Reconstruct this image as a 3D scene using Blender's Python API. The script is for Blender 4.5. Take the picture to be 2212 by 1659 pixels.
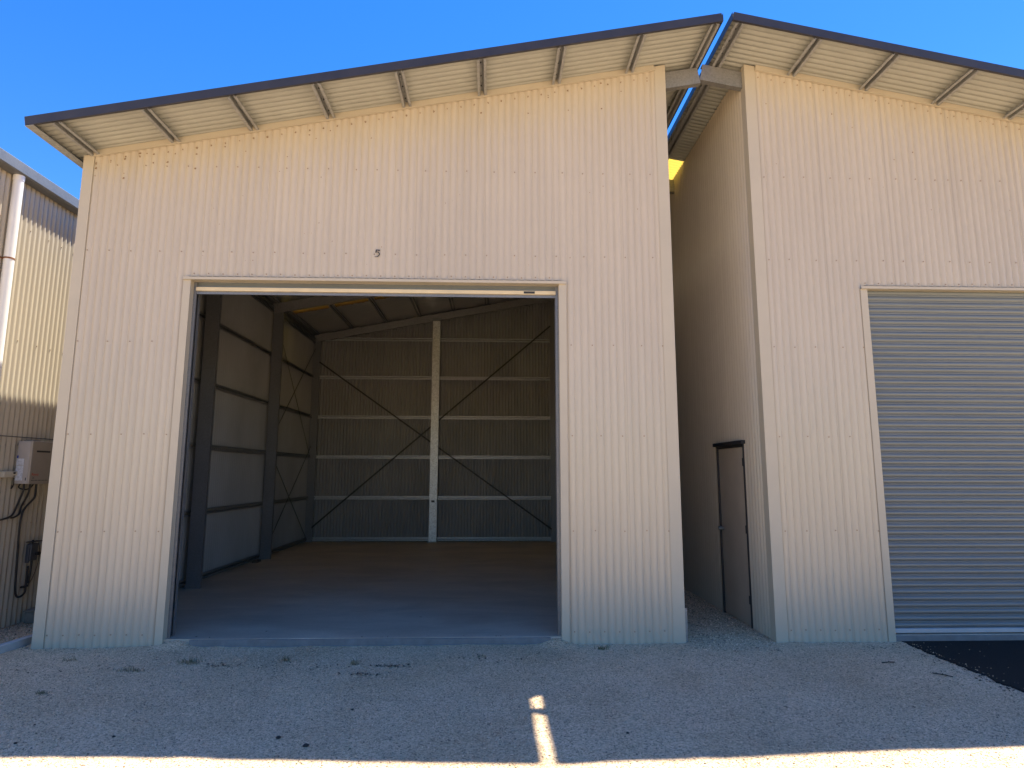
import bpy, bmesh, math, random
from mathutils import Vector, Matrix, noise
R=math.radians; PI=math.pi
random.seed(7)
scene=bpy.context.scene; COL=scene.collection
for o in list(bpy.data.objects): bpy.data.objects.remove(o)

# ------------------------------------------------------------------ camera
PIT,YAW,ROL=R(8.2551),R(1.9346),R(0.1058)
fw=Vector((math.sin(YAW)*math.cos(PIT),math.cos(YAW)*math.cos(PIT),math.sin(PIT)))
rt=Vector((math.cos(YAW),-math.sin(YAW),0)); up=rt.cross(fw)
r2=rt*math.cos(ROL)+up*math.sin(ROL); u2=-rt*math.sin(ROL)+up*math.cos(ROL)
cd=bpy.data.cameras.new('camera'); cam=bpy.data.objects.new('camera',cd); COL.objects.link(cam)
M=Matrix((r2,u2,-fw)).transposed().to_4x4(); M.translation=Vector((3.8865,-6.4911,1.6872))
cam.matrix_world=M
cd.sensor_width=36; cd.lens=1335.83/2212*36; cd.clip_start=.05; cd.clip_end=2000
scene.camera=cam
# ------------------------------------------------------------------ light
SUN_EL=math.atan2(6.48,math.hypot(2.12,1.91)); SUN_AZ=math.atan2(2.12,1.91)   # azimuth measured from +Y towards +X
w=bpy.data.worlds.new('World'); scene.world=w; w.use_nodes=True
nt=w.node_tree; nt.nodes.clear()
out=nt.nodes.new('ShaderNodeOutputWorld'); bg=nt.nodes.new('ShaderNodeBackground'); sky=nt.nodes.new('ShaderNodeTexSky')
sky.sky_type='NISHITA'; sky.sun_disc=False; sky.sun_elevation=SUN_EL; sky.sun_rotation=SUN_AZ
sky.air_density=1.0; sky.dust_density=0.05; sky.ozone_density=3.2; sky.altitude=0
hs=nt.nodes.new('ShaderNodeHueSaturation'); hs.inputs['Saturation'].default_value=1.36; hs.inputs['Hue'].default_value=.511
nt.links.new(sky.outputs[0],hs.inputs['Color']); nt.links.new(hs.outputs[0],bg.inputs[0]); bg.inputs[1].default_value=0.092
nt.links.new(bg.outputs[0],out.inputs[0])
sd=bpy.data.lights.new('sun','SUN'); sd.energy=5; sd.angle=R(.53); sd.color=(1,.93,.80)
so=bpy.data.objects.new('sun',sd); COL.objects.link(so); so.location=(12,10,20)
so.rotation_euler=Vector((2.12,1.91,6.48)).to_track_quat('Z','Y').to_euler()
vs=scene.view_settings; vs.view_transform='Standard'; vs.look='None'; vs.gamma=1; vs.use_curve_mapping=False; vs.exposure=1.52
scene.cycles.max_bounces=12; scene.cycles.diffuse_bounces=7; scene.cycles.sample_clamp_indirect=6

# ------------------------------------------------------------------ materials
def mat(name,base,rough=.5,metal=0,noise_amt=0,noise_scale=6,bump=0,bump_scale=40,spec=.5,stretch=(1,1,1),detail=6):
    m=bpy.data.materials.new(name); m.use_nodes=True; n=m.node_tree.nodes; l=m.node_tree.links; b=n['Principled BSDF']
    b.inputs['Roughness'].default_value=rough; b.inputs['Metallic'].default_value=metal
    b.inputs['Specular IOR Level'].default_value=spec
    tc=n.new('ShaderNodeTexCoord'); mp=n.new('ShaderNodeMapping'); l.new(tc.outputs['Object'],mp.inputs[0]); mp.inputs['Scale'].default_value=stretch
    if noise_amt:
        t=n.new('ShaderNodeTexNoise'); t.inputs['Scale'].default_value=noise_scale; t.inputs['Detail'].default_value=detail; t.inputs['Roughness'].default_value=.62
        l.new(mp.outputs[0],t.inputs['Vector'])
        r=n.new('ShaderNodeValToRGB'); e=r.color_ramp.elements
        e[0].position=.3; e[1].position=.72
        e[0].color=[c*(1-noise_amt) for c in base]+[1]; e[1].color=[min(1,c*(1+noise_amt*.6)) for c in base]+[1]
        l.new(t.outputs['Fac'],r.inputs[0]); l.new(r.outputs[0],b.inputs['Base Color'])
        mr=n.new('ShaderNodeMapRange'); mr.inputs[3].default_value=rough*.85; mr.inputs[4].default_value=min(1,rough*1.2)
        l.new(t.outputs['Fac'],mr.inputs[0]); l.new(mr.outputs[0],b.inputs['Roughness'])
    else: b.inputs['Base Color'].default_value=list(base)+[1]
    if bump:
        t2=n.new('ShaderNodeTexNoise'); t2.inputs['Scale'].default_value=bump_scale; t2.inputs['Detail'].default_value=4
        l.new(mp.outputs[0],t2.inputs['Vector']); bp=n.new('ShaderNodeBump'); bp.inputs['Strength'].default_value=bump; bp.inputs['Distance'].default_value=.004
        l.new(t2.outputs['Fac'],bp.inputs['Height']); l.new(bp.outputs[0],b.inputs['Normal'])
    return m
CREAM=(.472,.411,.314)
m_wall=mat('cream_sheet',CREAM,.24,0,.05,.8,stretch=(1,1,.7))
def sheet_tone(m):
    n=m.node_tree.nodes; l=m.node_tree.links; b=n['Principled BSDF']; src=b.inputs['Base Color'].links[0].from_socket
    g=n.new('ShaderNodeNewGeometry'); sx=n.new('ShaderNodeSeparateXYZ'); l.new(g.outputs['Position'],sx.inputs[0])
    a=n.new('ShaderNodeMath'); a.operation='ADD'; l.new(sx.outputs[0],a.inputs[0]); l.new(sx.outputs[1],a.inputs[1])
    d=n.new('ShaderNodeMath'); d.operation='DIVIDE'; d.inputs[1].default_value=.762; l.new(a.outputs[0],d.inputs[0])
    f=n.new('ShaderNodeMath'); f.operation='FLOOR'; l.new(d.outputs[0],f.inputs[0])
    w_=n.new('ShaderNodeTexWhiteNoise'); w_.noise_dimensions='1D'; l.new(f.outputs[0],w_.inputs['W'])
    fr=n.new('ShaderNodeMath'); fr.operation='FRACT'; l.new(d.outputs[0],fr.inputs[0]); lt=n.new('ShaderNodeMath'); lt.operation='LESS_THAN'; lt.inputs[1].default_value=.006; l.new(fr.outputs[0],lt.inputs[0])
    mp=n.new('ShaderNodeMapping'); mp.inputs['Scale'].default_value=(9,9,.35); l.new(g.outputs['Position'],mp.inputs[0])
    t=n.new('ShaderNodeTexNoise'); t.inputs['Scale'].default_value=1.5; t.inputs['Detail'].default_value=5; l.new(mp.outputs[0],t.inputs['Vector'])
    m1=n.new('ShaderNodeMapRange'); m1.inputs[3].default_value=.975; m1.inputs[4].default_value=1.015; l.new(w_.outputs['Value'],m1.inputs[0])
    m2=n.new('ShaderNodeMapRange'); m2.inputs[1].default_value=.3; m2.inputs[2].default_value=.7; m2.inputs[3].default_value=.955; m2.inputs[4].default_value=1.03; l.new(t.outputs['Fac'],m2.inputs[0])
    m3=n.new('ShaderNodeMapRange'); m3.inputs[3].default_value=1; m3.inputs[4].default_value=.90; l.new(lt.outputs[0],m3.inputs[0])
    p=n.new('ShaderNodeMath'); p.operation='MULTIPLY'; l.new(m1.outputs[0],p.inputs[0]); l.new(m2.outputs[0],p.inputs[1])
    p2=n.new('ShaderNodeMath'); p2.operation='MULTIPLY'; l.new(p.outputs[0],p2.inputs[0]); l.new(m3.outputs[0],p2.inputs[1])
    v=n.new('ShaderNodeVectorMath'); v.operation='SCALE'; l.new(src,v.inputs[0]); l.new(p2.outputs[0],v.inputs['Scale']); l.new(v.outputs[0],b.inputs['Base Color'])
sheet_tone(m_wall)
m_trim=mat('cream_flashing',(.440,.390,.297),.42,0,.05,2)
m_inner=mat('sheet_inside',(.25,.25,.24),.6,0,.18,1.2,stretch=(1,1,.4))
m_soffit=mat('roof_sheet_under',(.35,.355,.315),.5,0,.10,3)
m_roof=mat('roof_sheet_top',(.60,.55,.44),.4,0,.08,3)
m_fascia=mat('dark_blue_fascia',(.030,.029,.036),.45,0,.15,4)
m_dark=mat('dark_paint',(.02,.021,.024),.5,0,.2,6)
m_screw=mat('screw_head',(.27,.20,.13),.55,.2)
m_stain=mat('dirt_stain',(.24,.16,.09),.8,0,.4,80)
m_rust=mat('rust',(.23,.09,.035),.8,0,.4,60)
m_strap=mat('dark_steel_strap',(.035,.034,.032),.5,.3,.3,30)
m_hole=mat('hole',(.008,.008,.008),.9)
m_white=mat('white_pipe',(.75,.74,.72),.3,0,.05,5)
m_plastic=mat('black_plastic',(.012,.012,.013),.5,0,.2,20)
m_timber=mat('weathered_timber',(.13,.085,.055),.8,0,.4,18,.5,60,stretch=(1,1,6))
m_doorp=mat('personnel_door_paint',(.45,.39,.31),.45,0,.1,4)

def galv(name,base,rough,metal,spangle=.25,scale=55):
    m=bpy.data.materials.new(name); m.use_nodes=True; n=m.node_tree.nodes; l=m.node_tree.links; b=n['Principled BSDF']
    b.inputs['Metallic'].default_value=metal
    tc=n.new('ShaderNodeTexCoord'); v=n.new('ShaderNodeTexVoronoi'); v.inputs['Scale'].default_value=scale
    t=n.new('ShaderNodeTexNoise'); t.inputs['Scale'].default_value=4; t.inputs['Detail'].default_value=6
    l.new(tc.outputs['Object'],v.inputs['Vector']); l.new(tc.outputs['Object'],t.inputs['Vector'])
    s=n.new('ShaderNodeSeparateColor'); l.new(v.outputs['Color'],s.inputs[0])
    a=n.new('ShaderNodeMath'); a.operation='ADD'; l.new(s.outputs[0],a.inputs[0]); l.new(t.outputs['Fac'],a.inputs[1])
    r=n.new('ShaderNodeValToRGB'); e=r.color_ramp.elements; e[0].position=.3; e[1].position=1.3/1.5
    e[0].color=[c*(1-spangle) for c in base]+[1]; e[1].color=[min(1,c*(1+spangle)) for c in base]+[1]
    mm=n.new('ShaderNodeMath'); mm.operation='MULTIPLY'; mm.inputs[1].default_value=.66; l.new(a.outputs[0],mm.inputs[0]); l.new(mm.outputs[0],r.inputs[0])
    l.new(r.outputs[0],b.inputs['Base Color'])
    mr=n.new('ShaderNodeMapRange'); mr.inputs[3].default_value=rough*.8; mr.inputs[4].default_value=rough*1.25; l.new(t.outputs['Fac'],mr.inputs[0]); l.new(mr.outputs[0],b.inputs['Roughness'])
    return m
m_galv=galv('galvanised_steel',(.23,.23,.225),.5,.5,.12,70)
m_galv_dull=galv('galvanised_steel_dull',(.18,.185,.19),.45,.5,.08,70)
m_girt=galv('galvanised_girt',(.42,.43,.44),.5,.4,.12,60)
m_purlin=galv('galvanised_purlin',(.31,.315,.31),.5,.35,.15)
m_zinc=mat('zincalume_door',(.155,.172,.170),.42,.25,.14,2,.5,3,stretch=(.3,1,6))
m_rail=mat('cream_rail',(.58,.49,.32),.4,0,.1,6)

def m_foil_():
    m=bpy.data.materials.new('insulation_foil'); m.use_nodes=True; n=m.node_tree.nodes; l=m.node_tree.links; b=n['Principled BSDF']
    b.inputs['Metallic'].default_value=.75; b.inputs['Roughness'].default_value=.35; b.inputs['Base Color'].default_value=(.72,.70,.66,1)
    tc=n.new('ShaderNodeTexCoord'); mp=n.new('ShaderNodeMapping'); mp.inputs['Scale'].default_value=(1.2,4,1); l.new(tc.outputs['Object'],mp.inputs[0])
    t=n.new('ShaderNodeTexNoise'); t.inputs['Scale'].default_value=2.2; t.inputs['Detail'].default_value=6; t.inputs['Distortion'].default_value=.8; l.new(mp.outputs[0],t.inputs['Vector'])
    bp=n.new('ShaderNodeBump'); bp.inputs['Strength'].default_value=.9; bp.inputs['Distance'].default_value=.05; l.new(t.outputs['Fac'],bp.inputs['Height']); l.new(bp.outputs[0],b.inputs['Normal'])
    return m
m_foil=m_foil_()
def m_sky_():
    m=bpy.data.materials.new('translucent_skylight'); m.use_nodes=True; n=m.node_tree.nodes; l=m.node_tree.links; n.remove(n['Principled BSDF'])
    tr=n.new('ShaderNodeBsdfTranslucent'); tr.inputs[0].default_value=(.85,.70,.28,1); d=n.new('ShaderNodeBsdfDiffuse'); d.inputs[0].default_value=(.6,.5,.25,1)
    mx=n.new('ShaderNodeMixShader'); mx.inputs[0].default_value=.35; l.new(tr.outputs[0],mx.inputs[1]); l.new(d.outputs[0],mx.inputs[2]); l.new(mx.outputs[0],n['Material Output'].inputs[0])
    return m
m_skyl=m_sky_()
m_fibre=m_skyl.copy(); m_fibre.name='insulation_fibre'
for q in m_fibre.node_tree.nodes:
    if q.type=='BSDF_TRANSLUCENT': q.inputs[0].default_value=(.36,.27,.15,1)
    if q.type=='BSDF_DIFFUSE': q.inputs[0].default_value=(.5,.3,.14,1)

def m_concrete_():
    m=bpy.data.materials.new('concrete_floor'); m.use_nodes=True; n=m.node_tree.nodes; l=m.node_tree.links; b=n['Principled BSDF']
    tc=n.new('ShaderNodeTexCoord'); mp=n.new('ShaderNodeMapping'); mp.inputs['Scale'].default_value=(.5,1.1,1); l.new(tc.outputs['Object'],mp.inputs[0])
    t=n.new('ShaderNodeTexNoise'); t.inputs['Scale'].default_value=1.6; t.inputs['Detail'].default_value=9; t.inputs['Roughness'].default_value=.65; t.inputs['Distortion'].default_value=.5; l.new(mp.outputs[0],t.inputs['Vector'])
    t2=n.new('ShaderNodeTexNoise'); t2.inputs['Scale'].default_value=60; t2.inputs['Detail'].default_value=3; l.new(tc.outputs['Object'],t2.inputs['Vector'])
    r=n.new('ShaderNodeValToRGB'); e=r.color_ramp.elements; e[0].position=.32; e[1].position=.7; e[0].color=(.43,.36,.275,1); e[1].color=(.70,.59,.45,1)
    l.new(t.outputs['Fac'],r.inputs[0])
    mx=n.new('ShaderNodeMixRGB'); mx.blend_type='MULTIPLY'; mx.inputs[0].default_value=.35; l.new(r.outputs[0],mx.inputs[1]); l.new(t2.outputs['Fac'],mx.inputs[2]); l.new(mx.outputs[0],b.inputs['Base Color'])
    mr=n.new('ShaderNodeMapRange'); mr.inputs[3].default_value=.38; mr.inputs[4].default_value=.7; l.new(t.outputs['Fac'],mr.inputs[0]); l.new(mr.outputs[0],b.inputs['Roughness'])
    bp=n.new('ShaderNodeBump'); bp.inputs['Strength'].default_value=.15; bp.inputs['Distance'].default_value=.003; l.new(t2.outputs['Fac'],bp.inputs['Height']); l.new(bp.outputs[0],b.inputs['Normal'])
    return m
m_conc=m_concrete_()
m_thresh=mat('dark_concrete_edge',(.17,.17,.17),.6,0,.25,9,.2,60)  # darker concrete colour for the front edge of the slabs
def m_gravel_():
    m=bpy.data.materials.new('crushed_gravel'); m.use_nodes=True; n=m.node_tree.nodes; l=m.node_tree.links; b=n['Principled BSDF']
    b.inputs['Roughness'].default_value=.92; b.inputs['Specular IOR Level'].default_value=.25
    tc=n.new('ShaderNodeTexCoord')
    v=n.new('ShaderNodeTexVoronoi'); v.inputs['Scale'].default_value=85; v.inputs['Randomness'].default_value=1; l.new(tc.outputs['Object'],v.inputs['Vector'])
    v2=n.new('ShaderNodeTexVoronoi'); v2.inputs['Scale'].default_value=190; l.new(tc.outputs['Object'],v2.inputs['Vector'])
    s=n.new('ShaderNodeSeparateColor'); l.new(v.outputs['Color'],s.inputs[0]); s2=n.new('ShaderNodeSeparateColor'); l.new(v2.outputs['Color'],s2.inputs[0])
    a=n.new('ShaderNodeMixRGB'); a.inputs[0].default_value=.45; l.new(s.outputs[0],a.inputs[1]); l.new(s2.outputs[0],a.inputs[2])
    r=n.new('ShaderNodeValToRGB'); e=r.color_ramp.elements; e[0].position=.05; e[0].color=(.24,.165,.105,1); e[1].position=.95; e[1].color=(.98,.76,.52,1)
    k=e.new(.35); k.color=(.64,.465,.30,1); k=e.new(.75); k.color=(.86,.645,.42,1)
    l.new(a.outputs[0],r.inputs[0])
    t=n.new('ShaderNodeTexNoise'); t.inputs['Scale'].default_value=1.1; t.inputs['Detail'].default_value=8; t.inputs['Roughness'].default_value=.7; l.new(tc.outputs['Object'],t.inputs['Vector'])
    r3=n.new('ShaderNodeValToRGB'); e=r3.color_ramp.elements; e[0].position=.32; e[0].color=(.78,.74,.68,1); e[1].position=.6; e[1].color=(1,1,1,1); l.new(t.outputs['Fac'],r3.inputs[0])
    mx=n.new('ShaderNodeMixRGB'); mx.blend_type='MULTIPLY'; mx.inputs[0].default_value=.9; l.new(r.outputs[0],mx.inputs[1]); l.new(r3.outputs[0],mx.inputs[2]); l.new(mx.outputs[0],b.inputs['Base Color'])
    ad=n.new('ShaderNodeMath'); ad.operation='ADD'; l.new(v.outputs['Distance'],ad.inputs[0]); l.new(s.outputs[1],ad.inputs[1])
    ad2=n.new('ShaderNodeMath'); ad2.operation='ADD'; l.new(ad.outputs[0],ad2.inputs[0]); l.new(v2.outputs['Distance'],ad2.inputs[1])
    bp=n.new('ShaderNodeBump'); bp.inputs['Strength'].default_value=.7; bp.inputs['Distance'].default_value=.006; bp.invert=True; l.new(ad2.outputs[0],bp.inputs['Height']); l.new(bp.outputs[0],b.inputs['Normal'])
    return m
m_gravel=m_gravel_()
def m_stone_():
    m=bpy.data.materials.new('loose_stone'); m.use_nodes=True; n=m.node_tree.nodes; l=m.node_tree.links; b=n['Principled BSDF']; b.inputs['Roughness'].default_value=.9
    at=n.new('ShaderNodeVertexColor'); at.layer_name='tint'; l.new(at.outputs[0],b.inputs['Base Color']); return m
m_stone=m_stone_()
m_asphalt=mat('black_asphalt',(.026,.023,.02),.95,0,.9,130,1,120,spec=.2)
m_weed=mat('dry_weed',(.24,.20,.11),.8,0,.4,20)
m_weedg=mat('green_weed',(.13,.14,.07),.8,0,.4,20)
m_litter=mat('dark_leaf_litter',(.035,.028,.02),.9,0,.5,40)
m_pebble=mat('dark_pebble',(.03,.025,.022),.8,0,.4,50,.4,90)
m_block=mat('concrete_block',(.22,.20,.16),.85,0,.3,12,.5,70)

# ------------------------------------------------------------------ mesh helpers
class MB:
    def __init__(s): s.v=[]; s.f=[]; s.m=[]; s.sm=[]
    def add(s,vs,fs,mi=0,smooth=False):
        k=len(s.v); s.v+= [tuple(v) for v in vs]
        for f in fs: s.f.append([k+i for i in f]); s.m.append(mi); s.sm.append(smooth)
    def box(s,a,b,mi=0):
        x0,y0,z0=a; x1,y1,z1=b
        s.add([(x0,y0,z0),(x1,y0,z0),(x1,y1,z0),(x0,y1,z0),(x0,y0,z1),(x1,y0,z1),(x1,y1,z1),(x0,y1,z1)],
              [(3,2,1,0),(4,5,6,7),(0,1,5,4),(1,2,6,5),(2,3,7,6),(3,0,4,7)],mi)
    def ext(s,prof,p0,p1,A,B,mi=0,cap=True,smooth=False):
        p0,p1,A,B=map(Vector,(p0,p1,A,B)); n=len(prof)
        vs=[p0+A*a+B*b for a,b in prof]+[p1+A*a+B*b for a,b in prof]
        fs=[(i,(i+1)%n,n+(i+1)%n,n+i) for i in range(n)]
        s.add(vs,fs,mi,smooth)
        if cap: s.add(vs,[tuple(range(n-1,-1,-1)),tuple(range(n,2*n))],mi)
    def tube(s,pts,r,mi=0,n=8,cap=True):
        pts=[Vector(p) for p in pts]; rings=[]
        ref=None
        for i,p in enumerate(pts):
            d=(pts[min(i+1,len(pts)-1)]-pts[max(i-1,0)]).normalized()
            if ref is None: ref=Vector((0,0,1)) if abs(d.z)<.9 else Vector((1,0,0))
            a=(ref-d*ref.dot(d)).normalized(); ref=a; b=d.cross(a)
            rr=r[i] if isinstance(r,(list,tuple)) else r
            rings.append([p+a*rr*math.cos(2*PI*k/n)+b*rr*math.sin(2*PI*k/n) for k in range(n)])
        vs=[v for q in rings for v in q]; fs=[]
        for i in range(len(pts)-1):
            for k in range(n): fs.append((i*n+k,i*n+(k+1)%n,(i+1)*n+(k+1)%n,(i+1)*n+k))
        s.add(vs,fs,mi,True)
        if cap: s.add(rings[0],[tuple(range(n-1,-1,-1))],mi); s.add(rings[-1],[tuple(range(n))],mi)
    def build(s,name,mats,parent=None,bevel=0):
        me=bpy.data.meshes.new(name); me.from_pydata(s.v,[],s.f)
        if not isinstance(mats,(list,tuple)): mats=[mats]
        for m in mats: me.materials.append(m)
        me.polygons.foreach_set('material_index',s.m); me.polygons.foreach_set('use_smooth',s.sm); me.update()
        bm=bmesh.new(); bm.from_mesh(me); bmesh.ops.recalc_face_normals(bm,faces=bm.faces) if len(bm.faces)<60000 and not getattr(s,'keep',False) else None; bm.to_mesh(me); bm.free()
        o=bpy.data.objects.new(name,me); COL.objects.link(o)
        if parent is not None:
            o.parent=parent; q=parent; off=Vector()
            while q is not None: off+=q.location; q=q.parent
            o.location=-off
        if bevel:
            b=o.modifiers.new('bevel','BEVEL'); b.width=bevel; b.segments=2; b.limit_method='ANGLE'
        return o
def thing(name,label,cat,loc,group=None):
    o=bpy.data.objects.new(name,None); COL.objects.link(o); o.location=loc; o.empty_display_size=.3
    o['label']=label; o['category']=cat
    if group: o['group']=group
    return o
def tag(o,label,cat,group=None,kind=None):
    if label: o['label']=label
    if cat: o['category']=cat
    if group: o['group']=group
    if kind: o['kind']=kind
    return o
P=.0762
def corr_wall(mb,org,ax,nrm,u0,u1,zb,zt,phase=0,amp=.0088,steps=18,skin=.004,ex=.42,mi_out=0,mi_in=1):
    """vertical corrugated sheet: org + ax*u, outward normal nrm; crest of the ribs lies on the plane"""
    org,ax,nrm=Vector(org),Vector(ax),Vector(nrm)
    nseg=max(2,int(round((u1-u0)/P*steps))); us=[u0+(u1-u0)*i/nseg for i in range(nseg+1)]
    fb=zb if callable(zb) else (lambda u:zb); ft=zt if callable(zt) else (lambda u:zt)
    def prof(u):
        c=.5+.5*math.cos(2*PI*(u-phase)/P); return 2*amp*(c**ex-1)
    for sk,mi in ((0,mi_out),(-skin,mi_in)):
        vs=[];fs=[]
        for u in us:
            q=org+ax*u+nrm*(prof(u)+sk)
            vs.append((q.x,q.y,fb(u))); vs.append((q.x,q.y,ft(u)))
        for i in range(nseg): fs.append((2*i,2*i+2,2*i+3,2*i+1))
        mb.add(vs,fs,mi,True)
    # edge strips that close the sheet's thickness at the bottom
    vs=[];fs=[]
    for u in us:
        q=org+ax*u+nrm*prof(u); vs.append((q.x,q.y,fb(u))); q=q-nrm*skin; vs.append((q.x,q.y,fb(u)))
    for i in range(nseg): fs.append((2*i,2*i+2,2*i+3,2*i+1))
    mb.add(vs,fs,mi_out)
def screw(mb,p,nrm,mi=2,r=.0075,h=.006):
    p,nrm=Vector(p),Vector(nrm).normalized(); a=nrm.orthogonal().normalized(); b=nrm.cross(a); n=6
    v0=[p+(a*math.cos(2*PI*k/n)+b*math.sin(2*PI*k/n))*r for k in range(n)]; v1=[q+nrm*h for q in v0]
    mb.add(v0+v1,[(k,(k+1)%n,n+(k+1)%n,n+k) for k in range(n)]+[tuple(range(n,2*n))],mi)
def stain(mb,p,nrm,r,mi=3):
    p,nrm=Vector(p),Vector(nrm).normalized(); a=nrm.orthogonal().normalized(); b=nrm.cross(a); n=9
    vs=[p+nrm*.003+(a*math.cos(2*PI*k/n)+b*math.sin(2*PI*k/n))*r*random.uniform(.55,1.2) for k in range(n)]
    mb.add(vs+[p+nrm*.005],[(k,(k+1)%n,n) for k in range(n)],mi)
def csec(w,f=.065,lip=.015,t=.003):
    return [(0,0),(w,0),(w,f),(w-lip,f),(w-lip,f-t),(w-t,f-t),(w-t,t),(t,t),(t,f-t),(lip,f-t),(lip,f),(0,f)]
def hat(w=.05,h=.062,fl=.026,t=.0025):
    """top hat: two flanges at b=0, crown at b=h; centred on a=0"""
    a=w/2
    return [(-a-fl,0),(-a+t,0),(-a+t+.006,h-t),(a-t-.006,h-t),(a-t,0),(a+fl,0),(a+fl,t),(a+.001,t),(a-.005,h),(-a+.005,h),(-a-.001,t),(-a-fl,t)]
def ibox(mb,c,s,mi=0): mb.box((c[0]-s[0]/2,c[1]-s[1]/2,c[2]-s[2]/2),(c[0]+s[0]/2,c[1]+s[1]/2,c[2]+s[2]/2),mi)

# ------------------------------------------------------------------ ground
def gh(x,y):
    """height of the gravel"""
    z=.010*noise.noise(Vector((x*.9,y*.9,0)))+.006*noise.noise(Vector((x*3.1,y*3.1,4)))+.003*noise.noise(Vector((x*9,y*9,8)))
    z-=.006
    if y>-.2 and y<.14:      # gravel pushed up in the corners of the open doorway
        for cx,s in ((.80,.14),(4.55,.12)):
            z+=.062*math.exp(-((x-cx)/s)**2)*math.exp(-((y-.01)/.10)**2)
    if -.2<y<.05: z+=.016*max(0,noise.noise(Vector((x*4.5,y*3,11))))*math.exp(-((y+.03)/.08)**2)
    # lower strip of ground left of the shed
    if x<-.55: 
        k=min(1,max(0,(-.55-x)/.5)); 
        if y>-.1: z-=.045*k*min(1,(y+.1)/.5)
    if x>8.14 and y>-3.2: z-=.02
    return z
def cuts(a,b,step,far):
    xs=[]; x=a
    while x<=b+1e-6: xs.append(x); x+=step
    d=step; x=b
    hi=[]
    while x<far: d*=1.5; x+=d; hi.append(x)
    d=step; x=a; lo=[]
    while x>-far: d*=1.5; x-=d; lo.append(x)
    return lo[::-1]+xs+hi
gx=cuts(-2.2,9.2,.06,400); gy=cuts(-3.4,1.6,.05,400)
mb=MB(); nx=len(gx)
vs=[(x,y,gh(x,y) if -60<x<60 and -60<y<60 else 0) for y in gy for x in gx]
fs=[(j*nx+i,j*nx+i+1,(j+1)*nx+i+1,(j+1)*nx+i) for j in range(len(gy)-1) for i in range(nx-1)]
mb.add(vs,fs,0,True); mb.keep=True
tag(mb.build('ground',m_gravel),None,None,kind='structure')
# asphalt driveway with a ragged edge
mb=MB(); left=[]; y=.0
while y>-3.2: left.append((8.085+.035*noise.noise(Vector((0,y*6,2)))+.03*noise.noise(Vector((0,y*28,5))),y)); y-=.02
n=len(left); vs=[(x,y,.002) for x,y in left]+[(12.5,y,.002) for x,y in left]+[(x-.02,y,-.03) for x,y in left]
fs=[(i,i+1,n+i+1,n+i) for i in range(n-1)]+[(2*n+i,2*n+i+1,i+1,i) for i in range(n-1)]
mb.add(vs,fs,0,False)
vs=[(left[-1][0],-3.18,.002),(12.5,-3.18,.002),(12.5,-3.2,-.02),(left[-1][0],-3.2,-.02)]; mb.add(vs,[(0,1,2,3)])
tag(mb.build('asphalt',m_asphalt),None,None,kind='structure')

# ------------------------------------------------------------------ SHED 1
SL=.1905
XL,XR,DP=-.5785,5.8675,8.93
DL,DR,DT=.674,4.6126,3.73
rf=lambda x:5.209+SL*x            # underside of the purlins of shed 1
slope=Vector((1,0,SL)).normalized(); snrm=Vector((-SL,0,1)).normalized()
OV=.64; YB=DP+.6
SH1=thing('steel_shed','tall cream corrugated steel shed numbered 5 with its roller door rolled up','shed',(2.64,4.4,0))
ROW=[.115,1.1055,2.0834,3.0568,4.0449,5.0185]
def facade_screws(mb,phase,u0,u1,z,ypl,step=(3,3,4),skip=None,off=0,zf=None,r=.0072):
    k0=math.ceil((u0-phase)/P); i=k0; j=0
    while phase+i*P<u1:
        u=phase+i*P
        if not skip or not(skip[0]<u<skip[1]):
            zz=zf(u) if zf else z+random.uniform(-.004,.004)
            screw(mb,(u,ypl,zz),(0,-1,0),2,r)
        i+=step[(j+off)%len(step)]; j+=1
# front wall
PH=.016
mb=MB()
corr_wall(mb,(0,0,0),(1,0,0),(0,-1,0),XL+.03,DL-.03,-.03,DT+.045,PH)
corr_wall(mb,(0,0,0),(1,0,0),(0,-1,0),DR+.03,XR-.03,-.03,DT+.045,PH)
corr_wall(mb,(0,0,0),(1,0,0),(0,-1,0),XL+.03,XR-.03,DT+.045,lambda u:rf(u)+.03,PH)
for z,off in zip(ROW,(0,0,1,2,0,1)):
    st=(2,) if z<.5 else (3,3,4)
    if z<DT: facade_screws(mb,PH,XL+.12,DL-.09,z,0,st,off=off); facade_screws(mb,PH,DR+.1,XR-.13,z,0,st,off=off+1)
    else: facade_screws(mb,PH,XL+.12,XR-.13,z,0,st,off=off)
facade_screws(mb,PH,DL-.03,DR+.03,DT+.07,0,(2,))
facade_screws(mb,PH,XL+.12,XR-.13,0,0,(2,),zf=lambda u:rf(u)-.085)
for i in range(34):           # mud and rust marks, most of them near the eave
    u=XL+.15+(XR-XL-.3)*random.random()**1.6; z=rf(u)-.05-abs(random.gauss(0,.22))
    k=round((u-PH)/P); stain(mb,(PH+k*P,0,z),(0,-1,0),random.uniform(.006,.014))
for i in range(26):
    k=round((XL+.15+(XR-XL-.3)*random.random()-PH)/P); stain(mb,(PH+k*P,0,random.uniform(3.9,5.0)),(0,-1,0),random.uniform(.003,.006))
k0=math.ceil((XL+.12-PH)/P); u=PH+k0*P
while u<XR-.13: 
    if random.random()<.7: stain(mb,(u+random.uniform(-.004,.004),0,rf(u)-.085-.006),(0,-1,0),random.uniform(.008,.014))
    u+=2*P
front=mb.build('front_wall',[m_wall,m_inner,m_screw,m_stain],SH1)
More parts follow.
